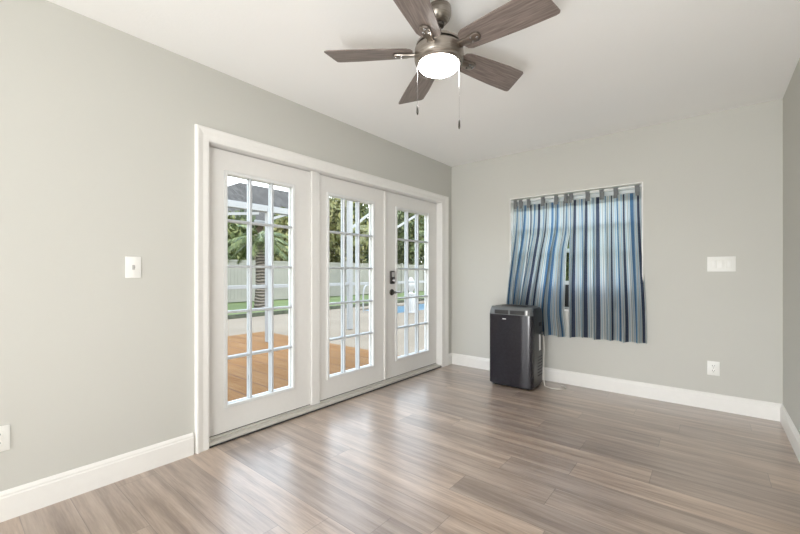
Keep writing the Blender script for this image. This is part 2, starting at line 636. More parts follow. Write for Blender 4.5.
def make_door(idx, y0, y1, g0, g1, label):
    z0, z1, t = 0.042, OZ - 0.008, 0.044
    x1, x0 = DX, DX - t
    b = MB()
    # stiles and rails as one slab with an opening
    b.box(x0, x1, y0, g0, z0, z1).box(x0, x1, g1, y1, z0, z1).box(x0, x1, g0, g1, z0, GZ0).box(x0, x1, g0, g1, GZ1, z1)
    d = struct(b.build('door_%d' % idx, M['door'], smooth=False), label, 'door')
    MB().box(x0 + 0.004, x1 - 0.004, y0 + 0.004, y1 - 0.004, 0.0362, z0).build('door_sweep', M['dark'], d, smooth=False)
    # raised glazing frame, room side and garden side
    f = MB()
    fw = 0.024
    for (xa, xb) in ((x1 - 0.012, x1 + 0.009), (x0 - 0.009, x0 + 0.012)):
        rings = []
        big = xb > x1
        def prof(s):
            # outer low, crest, inner low
            return [(s[0] * 0, 0)]
        f.box(xa, xb, g0 - 0.010, g0 + fw - 0.010, GZ0 - 0.010, GZ1 + 0.010)
        f.box(xa, xb, g1 - fw + 0.010, g1 + 0.010, GZ0 - 0.010, GZ1 + 0.010)
        f.box(xa, xb, g0 + fw - 0.010, g1 - fw + 0.010, GZ0 - 0.010, GZ0 + fw - 0.010)
        f.box(xa, xb, g0 + fw - 0.010, g1 - fw + 0.010, GZ1 - fw + 0.010, GZ1 + 0.010)
    f.build('glazing_frame', M['vinyl'], d, bevel=0.003, seg=1)
    i0, i1, j0, j1 = g0 + 0.014, g1 - 0.014, GZ0 + 0.014, GZ1 - 0.014
    xm = (x0 + x1) / 2
    MB().box(xm - 0.003, xm + 0.003, i0 - 0.008, i1 + 0.008, j0 - 0.008, j1 + 0.008).build('glass_pane', M['glass'], d, smooth=False)
    g = MB()
    mw = 0.0082
    for (xa, xb) in ((xm + 0.003, x1 + 0.002), (x0 - 0.002, xm - 0.003)):
        for k in (1, 2):
            y = i0 + (i1 - i0) * k / 3
            g.box(xa, xb, y - mw, y + mw, j0, j1)
        for k in (1, 2, 3, 4):
            z = j0 + (j1 - j0) * k / 5
            ys = [i0] + [i0 + (i1 - i0) * q / 3 for q in (1, 2)] + [i1]
            for q in range(3):
                g.box(xa, xb, ys[q] + (mw if q else 0), ys[q + 1] - (mw if q < 2 else 0), z - mw, z + mw)
    g.build('muntin_grid', M['muntin'], d, bevel=0.0025, seg=1)
    return d


door1 = make_door(1, CI0 + 0.003, -2.091, -2.800, -2.252, 'white fixed French door with fifteen panes nearest the camera')
door2 = make_door(2, -2.003, -1.166, -1.908, -1.333, 'white French door with fifteen panes in the middle of three')
door3 = make_door(3, -1.160, CI1 - 0.003, -0.990, -0.396, 'white French door with keypad lock nearest the far corner')
# astragal on the meeting stile
MB().box(DX, DX + 0.012, -1.184, -1.142, 0.045, OZ - 0.010).build('astragal', M['door'], door2, bevel=0.004, seg=2)
# keypad deadbolt
kz, ky = 1.076, -1.062
kp = MB().box(DX, DX + 0.022, ky - 0.035, ky + 0.035, kz - 0.068, kz + 0.068).build('deadbolt', M['lock'], door3, bevel=0.010, seg=3)
MB().box(DX + 0.0205, DX + 0.026, ky - 0.022, ky + 0.022, kz + 0.004, kz + 0.054).build('keypad', M['toggle'], kp, bevel=0.003)
MB().lathe([(0.018, 0), (0.018, 0.010), (0.015, 0.013)], 24, Matrix.Translation((DX + 0.0205, ky, kz - 0.030)) @ Matrix.Rotation(PI / 2, 4, 'Y')).build('thumb_turn_base', M['chrome'], kp)
MB().box(DX + 0.030, DX + 0.046, ky - 0.005, ky + 0.005, kz - 0.046, kz - 0.014).build('thumb_turn', M['chrome'], kp, bevel=0.003)
# lever
lz = 0.922
lv = MB().lathe([(0.033, 0), (0.033, 0.006), (0.028, 0.012), (0.013, 0.014), (0.012, 0.050)], 28,
                Matrix.Translation((DX, ky, lz)) @ Matrix.Rotation(PI / 2, 4, 'Y')).build('lever_rose', M['lock'], door3)
MB().tube([(DX + 0.045, ky - 0.008, lz), (DX + 0.048, ky + 0.03, lz), (DX + 0.046, ky + 0.075, lz - 0.003), (DX + 0.040, ky + 0.105, lz - 0.004)],
          [0.010, 0.009, 0.008, 0.007], 10).build('lever_handle', M['chrome'], lv)

# ------------------------------------------------------------------ window
win = MB()
FY0, FY1 = 0.085, 0.145
fr = 0.035
win.box(WX0, WX0 + fr, FY0, FY1, WZ0, WZ1).box(WX1 - fr, WX1, FY0, FY1, WZ0, WZ1)
win.box(WX0 + fr, WX1 - fr, FY0, FY1, WZ0, WZ0 + fr).box(WX0 + fr, WX1 - fr, FY0, FY1, WZ1 - fr, WZ1)
window = struct(win.build('window_1', M['vinyl'], bevel=0.003, seg=1), 'white single hung window behind the striped curtains', 'window')
# upper sash and the raised lower sash
s = MB()
sx0, sx1 = WX0 + fr, WX1 - fr
for (y0, y1, z0, z1) in ((0.118, 0.140, 1.335, WZ1 - fr), (0.092, 0.114, 1.000, 1.62)):
    s.box(sx0, sx0 + 0.032, y0, y1, z0, z1).box(sx1 - 0.032, sx1, y0, y1, z0, z1)
    s.box(sx0 + 0.032, sx1 - 0.032, y0, y1, z0, z0 + 0.040).box(sx0 + 0.032, sx1 - 0.032, y0, y1, z1 - 0.035, z1)
s.build('window_sash', M['vinyl'], window, bevel=0.003, seg=1)
MB().box(sx0 + 0.025, sx1 - 0.025, 0.127, 0.131, 1.36, WZ1 - fr - 0.02).box(sx0 + 0.025, sx1 - 0.025, 0.101, 0.105, 1.03, 1.60) \
    .build('glass_pane', M['glass'], window, smooth=False)
# white lining of the recess and the sill board
rv = MB()
rv.box(WX0, WX0 + 0.008, -0.004, FY0, WZ0, WZ1).box(WX1 - 0.008, WX1, -0.004, FY0, WZ0, WZ1).box(WX0 + 0.008, WX1 - 0.008, -0.004, FY0, WZ1 - 0.008, WZ1)
struct(rv.build('trim_4', M['trim'], smooth=False), 'white lining of the window recess', 'trim')
struct(MB().box(WX0 + 0.006, WX1 - 0.006, -0.012, FY0, WZ0, WZ0 + 0.02).build('trim_5', M['trim'], bevel=0.005),
       'white window sill under the striped curtains', 'trim')
# dark panel under the raised sash
pn = thing('window_vent_panel', 'dark vent panel filling the gap under the raised window sash', 'vent panel', (0, 0, WZ0 + fr))
MB().box(sx0 + 0.001, sx1 - 0.001, 0.096, 0.110, 0.0, 0.229).build('panel', M['black'], pn, bevel=0.003)
MB().box(1.25, 1.268, 0.088, 0.096, 0.004, 0.225).box(1.55, 1.568, 0.088, 0.096, 0.004, 0.225).build('slide_rib', M['black'], pn, bevel=0.002)

# ------------------------------------------------------------------ curtains
ROD_Z, ROD_Y = 1.917, 0.035
rod = thing('curtain_rod', 'white tension rod at the top of the window recess', 'curtain rod', (WX0 + 0.008, ROD_Y, ROD_Z))
MB().tube([(0.010, 0, 0), (WX1 - WX0 - 0.024, 0, 0)], 0.011, 16).build('rod', M['vinyl'], rod)
for xx in (0.0, WX1 - WX0 - 0.024):
    MB().tube([(xx, 0, 0), (xx + 0.010, 0, 0)], 0.017, 18).build('end_cap', M['vinyl'], rod)


def smooth01(t):
    t = max(0.0, min(1.0, t))
    return t * t * (3 - 2 * t)


def make_curtain(name, label, top, bot, tabs, u0, folds, seed, zbot, mid=(0.0, 0.0), sweep=0.0):
    """top, bot: (left x, right x); folds: list of fold phases"""
    rnd = random.Random(seed)
    root = thing(name, label, 'curtain', ((top[0] + top[1]) / 2, 0.0, zbot), 0, 'striped curtains')
    ox = (top[0] + top[1]) / 2
    NU, NV = 220, 60
    ZT = ROD_Z - 0.058
    amp_n = [rnd.uniform(0.65, 1.25) for _ in range(60)]
    ph = [rnd.uniform(0, 6.28) for _ in range(8)]

    def pos(u, v):
        """v 0 at top, 1 at hem"""
        e = smooth01(v * 1.05)
        xl = top[0] + (bot[0] - top[0]) * e
        xr = top[1] + (bot[1] - top[1]) * e
        bul = smooth01((v - 0.20) / 0.2) * smooth01((1.0 - v) / 0.2)
        xl, xr = xl + mid[0] * bul, xr + mid[1] * bul
        z = ZT + (zbot - ZT) * v + 0.006 * math.sin(u * 19 + ph[5]) * v
        a = folds * 2 * PI * u
        wob = 0.55 * math.sin(u * 9.0 + ph[0] + v * 1.1) + 0.35 * math.sin(u * 17 + ph[1] - 0.8 * v)
        k = int(u * folds) % 60
        am = (0.012 + 0.034 * smooth01(v * 1.3)) * amp_n[k]
        wave = math.sin(a + wob)
        wave2 = 0.35 * math.sin(2.1 * a + ph[2] + 1.7 * v)
        yb = 0.028 - 0.098 * smooth01((v - 0.05) / 0.75)
        y = yb - am * (wave + wave2) * (0.5 + 0.5 * smooth01(v * 6 + 0.1))
        # folds also gather sideways
        x = xl + (xr - xl) * u + (0.010 + 0.010 * v) * math.cos(a + wob) * min(1, u * 12, (1 - u) * 12)
        x -= sweep * math.sin(PI * min(1.0, u * 1.05)) * smooth01(v * 0.95) ** 1.5
        if z < WZ0 + 0.05:
            y = min(y, -0.022)
        return Vector((x - ox, y, z - zbot))

    def length(v):
        L, p = [0.0], pos(0, v)
        for i in range(1, NU + 1):
            q = pos(i / NU, v)
            L.append(L[-1] + (q - p).length)
            p = q
        return L
    Lb = length(0.75)
    me = bpy.data.meshes.new('cloth')
    vs, fs, uvs = [], [], []
    for j in range(NV + 1):
        for i in range(NU + 1):
            vs.append(pos(i / NU, j / NV))
            uvs.append((u0 + Lb[i], j / NV))
    n = NU + 1
    for j in range(NV):
        for i in range(NU):
            fs.append((j * n + i, j * n + i + 1, (j + 1) * n + i + 1, (j + 1) * n + i))
    me.from_pydata([tuple(p) for p in vs], [], fs)
    uvl = me.uv_layers.new(name='UVMap')
    for lp in me.loops:
        uvl.data[lp.index].uv = uvs[lp.vertex_index]
    for p in me.polygons:
        p.use_smooth = True
    me.materials.append(M['curtain'])
    o = bpy.data.objects.new('cloth', me)
    COL.objects.link(o)
    o.parent = root
    # doubled header strip behind the top edge and hem line
    me2 = bpy.data.meshes.new('header_band')
    vs2, fs2, uv2 = [], [], []
    for j in range(4):
        for i in range(NU + 1):
            p = pos(i / NU, j / 3 * 0.045)
            vs2.append((p.x, p.y + 0.004, p.z))
            uv2.append((u0 + Lb[i], j / 3))
    for j in range(3):
        for i in range(NU):
            fs2.append((j * n + i, j * n + i + 1, (j + 1) * n + i + 1, (j + 1) * n + i))
    me2.from_pydata([tuple(p) for p in vs2], [], fs2)
    ul = me2.uv_layers.new(name='UVMap')
    for lp in me2.loops:
        ul.data[lp.index].uv = uv2[lp.vertex_index]
    for p in me2.polygons:
        p.use_smooth = True
    me2.materials.append(M['curtain'])
    hb = bpy.data.objects.new('header_band', me2)
    COL.objects.link(hb)
    hb.parent = root
    # tabs looped over the rod
    for tx in tabs:
        u = (tx - top[0]) / (top[1] - top[0])
        hw = 0.021
        ring = []
        yc, zc = ROD_Y, ROD_Z - zbot
        pf = pos(u, 0.0)
        R = 0.0125
        path = [(pf.y - 0.003, pf.z - 0.028), (pf.y - 0.003, pf.z + 0.004)]
        for k in range(9):
            a = PI - PI * k / 8
            path.append((yc + R * math.cos(a), zc + R * math.sin(a)))
        path += [(pf.y + 0.007, pf.z + 0.004), (pf.y + 0.007, pf.z - 0.028)]
        tv, tf, tu = [], [], []
        for q, (yy, zz) in enumerate(path):
            for sgn in (-1, 1):
                tv.append((tx - ox + sgn * hw * (1.0 if 2 < q < len(path) - 3 else 0.9), yy, zz))
                tu.append((0.205 * 0.82 + sgn * hw * 0.9, 0))
        for q in range(len(path) - 1):
            tf.append((2 * q, 2 * q + 1, 2 * q + 3, 2 * q + 2))
        mt = bpy.data.meshes.new('tab')
        mt.from_pydata(tv, [], tf)
        tl = mt.uv_layers.new(name='UVMap')
        for lp in mt.loops:
            tl.data[lp.index].uv = tu[lp.vertex_index]
        for p in mt.polygons:
            p.use_smooth = True
        mt.materials.append(M['tabcloth'])
        ot = bpy.data.objects.new('tab', mt)
        COL.objects.link(ot)
        ot.parent = root
    return root


make_curtain('curtain', 'blue and white striped tab top curtain hanging partly behind the black air conditioner',
             (0.785, 1.377), (0.742, 1.366), [0.808, 0.868, 0.955, 1.11, 1.245, 1.342], 0.03, 5.6, 5, 0.478, (0.0, -0.026), 0.085)
make_curtain('curtain', 'blue and white striped tab top curtain on the right, clear of the air conditioner',
             (1.377, 1.988), (1.388, 2.043), [1.390, 1.545, 1.670, 1.790, 1.964], 0.10, 5.8, 9, 0.492, (0.0, 0.0))

# ------------------------------------------------------------------ portable air conditioner
ac = thing('portable_air_conditioner', 'black portable air conditioner on the floor in front of the striped curtain', 'air conditioner', (0.966, -0.345, 0.0), math.radians(1.0))
aw, ad, ah = 0.225, 0.162, 0.80


def rrect(w, d, r, n=6, cy=0.0):
    pts = []
    for cx_, cy_, a0 in ((w - r, d - r, 0), (-w + r, d - r, 90), (-w + r, -d + r, 180), (w - r, -d + r, 270)):
        for k in range(n + 1):
            a = math.radians(a0 + 90 * k / n)
            pts.append((cx_ + r * math.cos(a), cy_ + r * math.sin(a) + cy))
    return pts


def loft(levels):
    """levels: (z, half width, half depth, radius)"""
    b = MB()
    rings = [[(x, y, z) for x, y in rrect(w, d, r)] for z, w, d, r in levels]
    return b.sweep(rings, None)


loft([(0.030, aw - 0.010, ad - 0.012, 0.045), (0.042, aw - 0.002, ad - 0.003, 0.05), (0.30, aw, ad, 0.05), (0.715, aw - 0.001, ad, 0.05),
      (0.757, aw - 0.006, ad - 0.006, 0.05), (0.782, aw - 0.020, ad - 0.020, 0.05), (0.793, aw - 0.045, ad - 0.045, 0.05)]).build('body', M['acbody'], ac)
loft([(0.010, aw - 0.02, ad - 0.022, 0.04), (0.032, aw - 0.012, ad - 0.014, 0.045)]).build('base', M['black'], ac)
# front panel, curved at its side edges
fp = []
fpts = [(-aw + 0.004, -ad + 0.050), (-aw + 0.004, -ad + 0.028), (-aw + 0.018, -ad + 0.004), (-aw + 0.045, -ad - 0.008), (-0.10, -ad - 0.013), (0.0, -ad - 0.015),
        (0.10, -ad - 0.013), (aw - 0.045, -ad - 0.008), (aw - 0.018, -ad + 0.004), (aw - 0.004, -ad + 0.028), (aw - 0.004, -ad + 0.050)]
fpo = fpts + [(aw - 0.03, -ad + 0.05), (-aw + 0.03, -ad + 0.05)]
fr_ = MB()
fr_.prism(fpo, 0.030, 0.712)
fr_.build('front_panel', M['acfront'], ac)
# sloping top bezel with two louvre openings
b = MB()
rings = []
for z, yo in ((0.714, 0.0), (0.758, 0.004), (0.780, 0.018), (0.790, 0.040)):
    rings.append([(x * (1 - 0.06 * (z - 0.714) / 0.08), min(y + yo, -ad + 0.055), z) for x, y in fpo])
bz = b.sweep(rings, None).build('top_bezel', M['actrim'], ac)
for sx in (-1, 1):
    lx = 0.078 * sx
    lo = MB()
    lo.box(lx - 0.070, lx + 0.070, -ad - 0.018, -ad + 0.002, 0.720, 0.758)
    lo.build('louvre', M['dark'], bz, bevel=0.003)
# grey diagonal trim at the bezel's right end
MB().box(0.160, 0.178, -ad - 0.012, -ad - 0.001, 0.718, 0.764, Matrix.Rotation(0.0, 4, 'Y')).build('bezel_accent', M['badge'], bz, bevel=0.003)
# control panel on top
MB().box(-0.12, 0.12, -0.075, 0.02, 0.790, 0.7965).build('control_panel', M['dark'], ac, bevel=0.002)
# rear intake grille on top
for k in range(6):
    MB().box(-0.13, 0.13, 0.045 + k * 0.012, 0.051 + k * 0.012, 0.790, 0.795).build('grille_slat', M['actrim'], ac, smooth=False)
# small pale badge on the front
MB().box(-0.068, -0.030, -ad - 0.0158, -ad - 0.010, 0.668, 0.6765).build('badge', M['badge'], ac, bevel=0.002)
# side: recessed handle and pale label strip
MB().box(aw - 0.004, aw + 0.003, 0.010, 0.090, 0.600, 0.640).build('side_handle', M['dark'], ac, bevel=0.006)
MB().box(aw - 0.004, aw + 0.002, 0.020, 0.066, 0.365, 0.520).build('side_label', M['badge'], ac, bevel=0.004)
for k in range(7):
    MB().box(aw - 0.004, aw + 0.0015, -0.02, 0.11, 0.12 + k * 0.03, 0.128 + k * 0.03).build('side_slot', M['dark'], ac, smooth=False)
for sx in (-1, 1):
    for sy in (-1, 1):
        MB().lathe([(0.019, -0.012), (0.021, -0.008), (0.021, 0.008), (0.019, 0.012)], 20,
                   Matrix.Translation((sx * (aw - 0.06), sy * (ad - 0.05), 0.021)) @ Matrix.Rotation(PI / 2, 4, 'Y')).build('caster', M['black'], ac)
# power cord: down from the right rear side, then a loop along the baseboard
cz = 0.0045
cp = [(aw + 0.002, 0.085, 0.52), (aw + 0.012, 0.110, 0.50), (aw + 0.016, 0.118, 0.40), (aw + 0.014, 0.116, 0.22), (aw + 0.016, 0.112, 0.08), (aw + 0.022, 0.110, 0.02),
      (aw + 0.035, 0.105, cz), (aw + 0.07, 0.085, cz), (aw + 0.12, 0.070, cz), (aw + 0.17, 0.085, cz), (aw + 0.205, 0.130, cz), (aw + 0.200, 0.185, cz), (aw + 0.15, 0.225, cz)]
# smooth it
def catmull(P, n=6):
    P = [Vector(p) for p in P]
    out = []
    for i in range(len(P) - 1):
        p0, p1, p2, p3 = P[max(i - 1, 0)], P[i], P[i + 1], P[min(i + 2, len(P) - 1)]
        for k in range(n):
            t = k / n
            out.append(0.5 * ((2 * p1) + (p2 - p0) * t + (2 * p0 - 5 * p1 + 4 * p2 - p3) * t * t + (3 * p1 - p0 - 3 * p2 + p3) * t ** 3))
    out.append(P[-1])
    return out


MB().tube(catmull(cp), 0.0040, 8).build('power_cord', M['cord'], ac)
MB().box(aw - 0.002, aw + 0.016, 0.070, 0.100, 0.505, 0.545).build('cord_clip', M['black'], ac, bevel=0.004)

# ------------------------------------------------------------------ ceiling fan
FX, FYc = 1.438, -2.460
fan = thing('ceiling_fan', 'brushed nickel ceiling fan with five grey brown blades and a lit bowl', 'ceiling fan', (FX, FYc, HT))
PIV = Vector((0, 0, -0.085))
tdir = math.radians(105)
ax = Vector((-math.sin(tdir), math.cos(tdir), 0))      # rotate about the axis across the lean
TILT = Matrix.Translation(PIV) @ Matrix.Rotation(math.radians(0.8), 4, ax) @ Matrix.Translation(-PIV)
Z0 = HT
MB().lathe([(0.058, 0.0), (0.060, -0.008), (0.059, -0.035), (0.052, -0.060), (0.036, -0.078), (0.030, -0.080)], 40).build('canopy', M['nickel'], fan)
MB().lathe([(0.006, -0.068), (0.020, -0.072), (0.027, -0.082), (0.024, -0.094), (0.014, -0.102)], 28, TILT).build('hanger_ball', M['lock'], fan)
MB().lathe([(0.0115, -0.095), (0.0115, -0.170)], 20, TILT).build('downrod', M['nickel'], fan)
mt = MB().lathe([(0.018, 2.292 - Z0), (0.022, 2.288 - Z0), (0.024, 2.278 - Z0), (0.060, 2.272 - Z0), (0.098, 2.262 - Z0), (0.112, 2.252 - Z0), (0.114, 2.240 - Z0),
                 (0.104, 2.238 - Z0), (0.104, 2.226 - Z0), (0.121, 2.224 - Z0), (0.122, 2.180 - Z0), (0.119, 2.172 - Z0)], 56, TILT).build('motor_housing', M['nickel'], fan)
MB().lathe([(0.1045, 2.237 - Z0), (0.1055, 2.232 - Z0), (0.1045, 2.227 - Z0)], 56, TILT, cap=False).build('vent_slot', M['dark'], mt)
MB().lathe([(0.119, 2.172 - Z0), (0.118, 2.166 - Z0), (0.110, 2.158 - Z0), (0.110, 2.152 - Z0), (0.106, 2.148 - Z0)], 56, TILT).build('light_fitter', M['nickel'], fan)
bowl = [(0.1015, 2.1520 - Z0), (0.1015, 2.1490 - Z0), (0.098, 2.1410 - Z0), (0.090, 2.1330 - Z0), (0.076, 2.1260 - Z0), (0.057, 2.1200 - Z0), (0.033, 2.1170 - Z0), (0.006, 2.1160 - Z0)]
MB().lathe(bowl, 56, TILT).build('light_bowl', M['bowl'], fan)


def blade_outline():
    pts = []
    # root (rounded), widening to a slanted tip with rounded corners; x along the blade
    top = [(0.132, 0.030), (0.142, 0.050), (0.165, 0.062), (0.30, 0.072), (0.42, 0.079), (0.552, 0.082), (0.568, 0.078), (0.573, 0.068)]
    botm = [(0.543, -0.062), (0.539, -0.072), (0.528, -0.078), (0.42, -0.079), (0.30, -0.072), (0.165, -0.062), (0.142, -0.050), (0.132, -0.030)]
    return [(x * 0.982, y) for x, y in top + botm]


BZ = 2.216 - Z0
for i in range(5):
    ang = math.radians(-1.5 + 72 * i)
    base_m = TILT @ Matrix.Translation((0, 0, BZ)) @ Matrix.Rotation(ang, 4, 'Z') @ Matrix.Rotation(math.radians(-12), 4, 'X')
    bl = MB().prism(blade_outline(), -0.003, 0.003).build('blade', M['blade'], fan, bevel=0.0015, seg=1)
    # keep the blade's own axes so the grain runs along it
    bl.matrix_local = base_m
    arm_m = Matrix.Identity(4)
    a = MB()
    a.prism([(0.100, -0.022), (0.130, -0.017), (0.165, -0.020), (0.205, -0.026), (0.224, -0.020), (0.231, 0.0), (0.224, 0.020), (0.205, 0.026), (0.165, 0.020), (0.130, 0.017), (0.100, 0.022)],
            -0.016, -0.004)
    ai = a.build('blade_iron', M['nickel'], bl, bevel=0.004, seg=2)
    for (px, py) in ((0.188, -0.013), (0.188, 0.013), (0.214, 0.0)):
        MB().lathe([(0.0055, -0.016), (0.0045, -0.0185), (0.001, -0.0192)], 12, Matrix.Translation((px, py, 0))).build('screw', M['chrome'], ai)
rv_ = Vector((0.774, 0.633, 0))
for sgn, zb, mt_ in ((-1, 1.905, 'lock'), (1, 1.835, 'chrome')):
    p = rv_ * ((0.106 if sgn < 0 else 0.101) * sgn)
    top = TILT @ Vector((p.x, p.y, 2.170 - Z0))
    ch = MB().tube([(top.x, top.y, top.z), (top.x, top.y, zb + 0.04 - Z0)], 0.0007, 6).build('pull_chain', M['chrome'], fan)
    MB().lathe([(0.0015, zb + 0.046 - Z0), (0.0045, zb + 0.040 - Z0), (0.0055, zb + 0.012 - Z0), (0.0035, zb - Z0)], 12,
               Matrix.Translation((top.x, top.y, 0))).build('pull_fob', M['lock'], ch)

# ------------------------------------------------------------------ switches and sockets
def on_left(y, z):
    return Matrix.Translation((0, y, z)) @ Matrix.Rotation(PI / 2, 4, 'Z') @ Matrix.Rotation(PI / 2, 4, 'X')


def on_back(x, z):
    return Matrix.Translation((x, 0, z)) @ Matrix.Rotation(PI / 2, 4, 'X')


def plate_thing(name, label, cat, mtx, w, h):
    t = thing(name, label, cat)
    t.matrix_world = mtx
    MB().box(-w / 2, w / 2, -h / 2, h / 2, 0.0, 0.0055).build('cover_plate', M['plate'], t, bevel=0.0025, seg=2)
    return t


# local frame: x along the wall, y up, z out of the wall
t = plate_thing('light_switch', 'white single toggle switch on the left wall before the doors', 'light switch', on_left(-3.349, 1.152), 0.074, 0.118)
MB().box(-0.006, 0.006, -0.013, 0.013, 0.005, 0.007).build('toggle_slot', M['toggle'], t, smooth=False)
MB().box(-0.004, 0.004, -0.004, 0.010, 0.006, 0.018, Matrix.Rotation(0.35, 4, 'X')).build('toggle', M['toggle'], t, bevel=0.001)
for s_ in (-1, 1):
    MB().lathe([(0.003, 0.0054), (0.0028, 0.0064)], 10, Matrix.Translation((0, s_ * 0.03, 0))).build('screw', M['plate'], t)
t = plate_thing('light_switch', 'white wide three gang switch on the far wall right of the curtains', 'light switch', on_back(2.551, 1.193), 0.178, 0.122)
for k in (-1, 0, 1):
    MB().box(k * 0.046 - 0.0175, k * 0.046 + 0.0175, -0.035, 0.035, 0.005, 0.0066).build('switch_frame', M['cord'], t, smooth=False)
    MB().box(k * 0.046 - 0.0155, k * 0.046 + 0.0155, -0.032, 0.032, 0.0066, 0.010, Matrix.Rotation(0.05 * (1 if k else -1), 4, 'X')).build('rocker', M['plate'], t, bevel=0.0015)


def outlet(label, mtx):
    t = plate_thing('wall_outlet', label, 'wall outlet', mtx, 0.080, 0.116)
    for s_ in (-1, 1):
        so = MB().box(-0.0165, 0.0165, s_ * 0.0195 - 0.0145, s_ * 0.0195 + 0.0145, 0.005, 0.0078).build('socket', M['plate'], t, bevel=0.005, seg=2)
        q = MB()
        q.box(-0.0085, -0.0055, s_ * 0.0195 - 0.002, s_ * 0.0195 + 0.008, 0.0077, 0.0082)
        q.box(0.0055, 0.0085, s_ * 0.0195 - 0.001, s_ * 0.0195 + 0.007, 0.0077, 0.0082)
        q.box(-0.0025, 0.0025, s_ * 0.0195 - 0.010, s_ * 0.0195 - 0.006, 0.0077, 0.0082)
        q.build('socket_slots', M['dark'], so, smooth=False)
    MB().lathe([(0.003, 0.0054), (0.0028, 0.0064)], 10).build('screw', M['toggle'], t)
    return t


outlet('white outlet low on the far wall below the wide switch', on_back(2.502, 0.338))
outlet('white outlet low on the left wall at the photo edge', on_left(-3.867, 0.371))

# ------------------------------------------------------------------ outside: ground
GZ = -0.10
def slab(name, x0, x1, y0, y1, z0, z1, m, label, cat):
    return struct(MB().box(x0, x1, y0, y1, z0, z1).build(name, M[m], smooth=False), label, cat)


slab('ground', -60, 40, -40, 60, GZ - 0.40, GZ - 0.22, 'grass', 'ground outside the house', 'ground')
slab('lawn', -60, -7.55, -30, 45, GZ - 0.22, GZ - 0.02, 'grass', 'green lawn beyond the patio', 'lawn')
slab('wood_deck', -4.75, -TH, -7.0, 0.30, GZ - 0.22, GZ, 'deck', 'orange brown wooden deck outside the glazed doors', 'deck')
PX0, PX1, PY0, PY1 = -6.9, -4.98, 4.9, 9.2
b = MB()
zt = GZ - 0.01
b.box(-7.45, -4.75, -12, PY0, GZ - 0.22, zt).box(-4.75, -TH, 0.30, PY0, GZ - 0.22, zt)
b.box(-7.45, PX0, PY0, 20, GZ - 0.22, zt).box(PX1, -TH, PY0, 20, GZ - 0.22, zt).box(PX0, PX1, PY1, 20, GZ - 0.22, zt)
struct(b.build('patio', M['conc'], smooth=False), 'pale concrete patio around the pool', 'patio')
MB().box(PX0, PX1, PY0, PY1, GZ - 0.215, GZ - 0.07).build('pool_water', M['water'], smooth=False)
tag(bpy.data.objects['pool_water'], 'blue swimming pool water set in the pale patio', 'pool')
tag(MB().box(-7.55, -7.45, -14, 22, GZ - 0.22, GZ + 0.10).build('garden_edging', M['edging'], bevel=0.01), 'dark low edging between the patio and the lawn', 'edging')

# ------------------------------------------------------------------ outside: screen enclosure frame
CX = -3.6
cage = thing('pool_enclosure', 'white aluminium frame of the screen enclosure beyond the glazed doors', 'screen enclosure', (CX, 0, GZ))
PYS = [-3.3, -1.85, -0.31, 0.36, 1.66, 3.1, 4.55, 6.0, 7.4]
ZB, ZTp = 2.26, 2.72
for i, y in enumerate(PYS):
    w = 0.055 if i == 4 else (0.022 if i == 3 else 0.038)
    MB().box(-0.045, 0.045, y - w, y + w, 0.0, (ZTp if i >= 3 else ZB) - GZ).build('post', M['alu'], cage, bevel=0.004, seg=1)
for i in range(len(PYS) - 1):
    y0, y1 = PYS[i] + 0.04, PYS[i + 1] - 0.04
    MB().box(-0.03, 0.03, y0, y1, 0.885 - 0.03 - GZ, 0.885 + 0.03 - GZ).build('chair_rail', M['alu'], cage, bevel=0.003, seg=1)
MB().box(-0.045, 0.045, -6.5, 0.338, ZB - 0.06 - GZ, ZB + 0.05 - GZ).build('eave_beam', M['alu'], cage, bevel=0.004, seg=1)
MB().box(-0.045, 0.045, 0.382, 9.0, ZTp - GZ, ZTp + 0.11 - GZ).build('eave_beam', M['alu'], cage, bevel=0.004, seg=1)
def brace(p, q, r=0.03):
    d = Vector(q) - Vector(p)
    MB().tube([p, q], r, 4).build('brace', M['alu'], cage, smooth=False)
for (ya, za, yb, zb) in ((-0.33, 2.06, 0.36, 2.32), (1.70, 2.10, 2.45, 2.60), (3.14, 2.20, 4.15, 2.70), (4.6, 2.20, 5.3, 2.68), (-1.8, 1.98, -0.5, 2.16)):
    brace((0.0, ya, za - GZ), (0.0, yb, zb - GZ))
# roof beams back to the house
for y in (0.36, 3.1, 6.0):
    MB().box(0.05, -CX - TH - 0.02, y - 0.025, y + 0.025, ZTp + 0.02 - GZ, ZTp + 0.12 - GZ).build('roof_beam', M['alu'], cage, bevel=0.003, seg=1)

# ------------------------------------------------------------------ outside: fence
fc = thing('garden_fence', 'pale vinyl privacy fence at the back of the lawn', 'fence', (-12.8, 0, GZ))
for k in range(15):
    y = -14 + k * 2.4
    MB().box(-0.06, 0.06, y - 0.06, y + 0.06, -0.02, 1.86).build('fence_post', M['fence'], fc, smooth=False)
    p = MB()
    for q in range(15):
        yy = y + 0.06 + q * 0.152
        p.box(-0.015, 0.015, yy, yy + 0.148, 0.04, 1.74)
    p.box(-0.03, 0.03, y + 0.06, y + 2.34, 1.70, 1.78).box(-0.03, 0.03, y + 0.06, y + 2.34, 0.02, 0.10)
    p.build('fence_panel', M['fence'], fc, smooth=False)

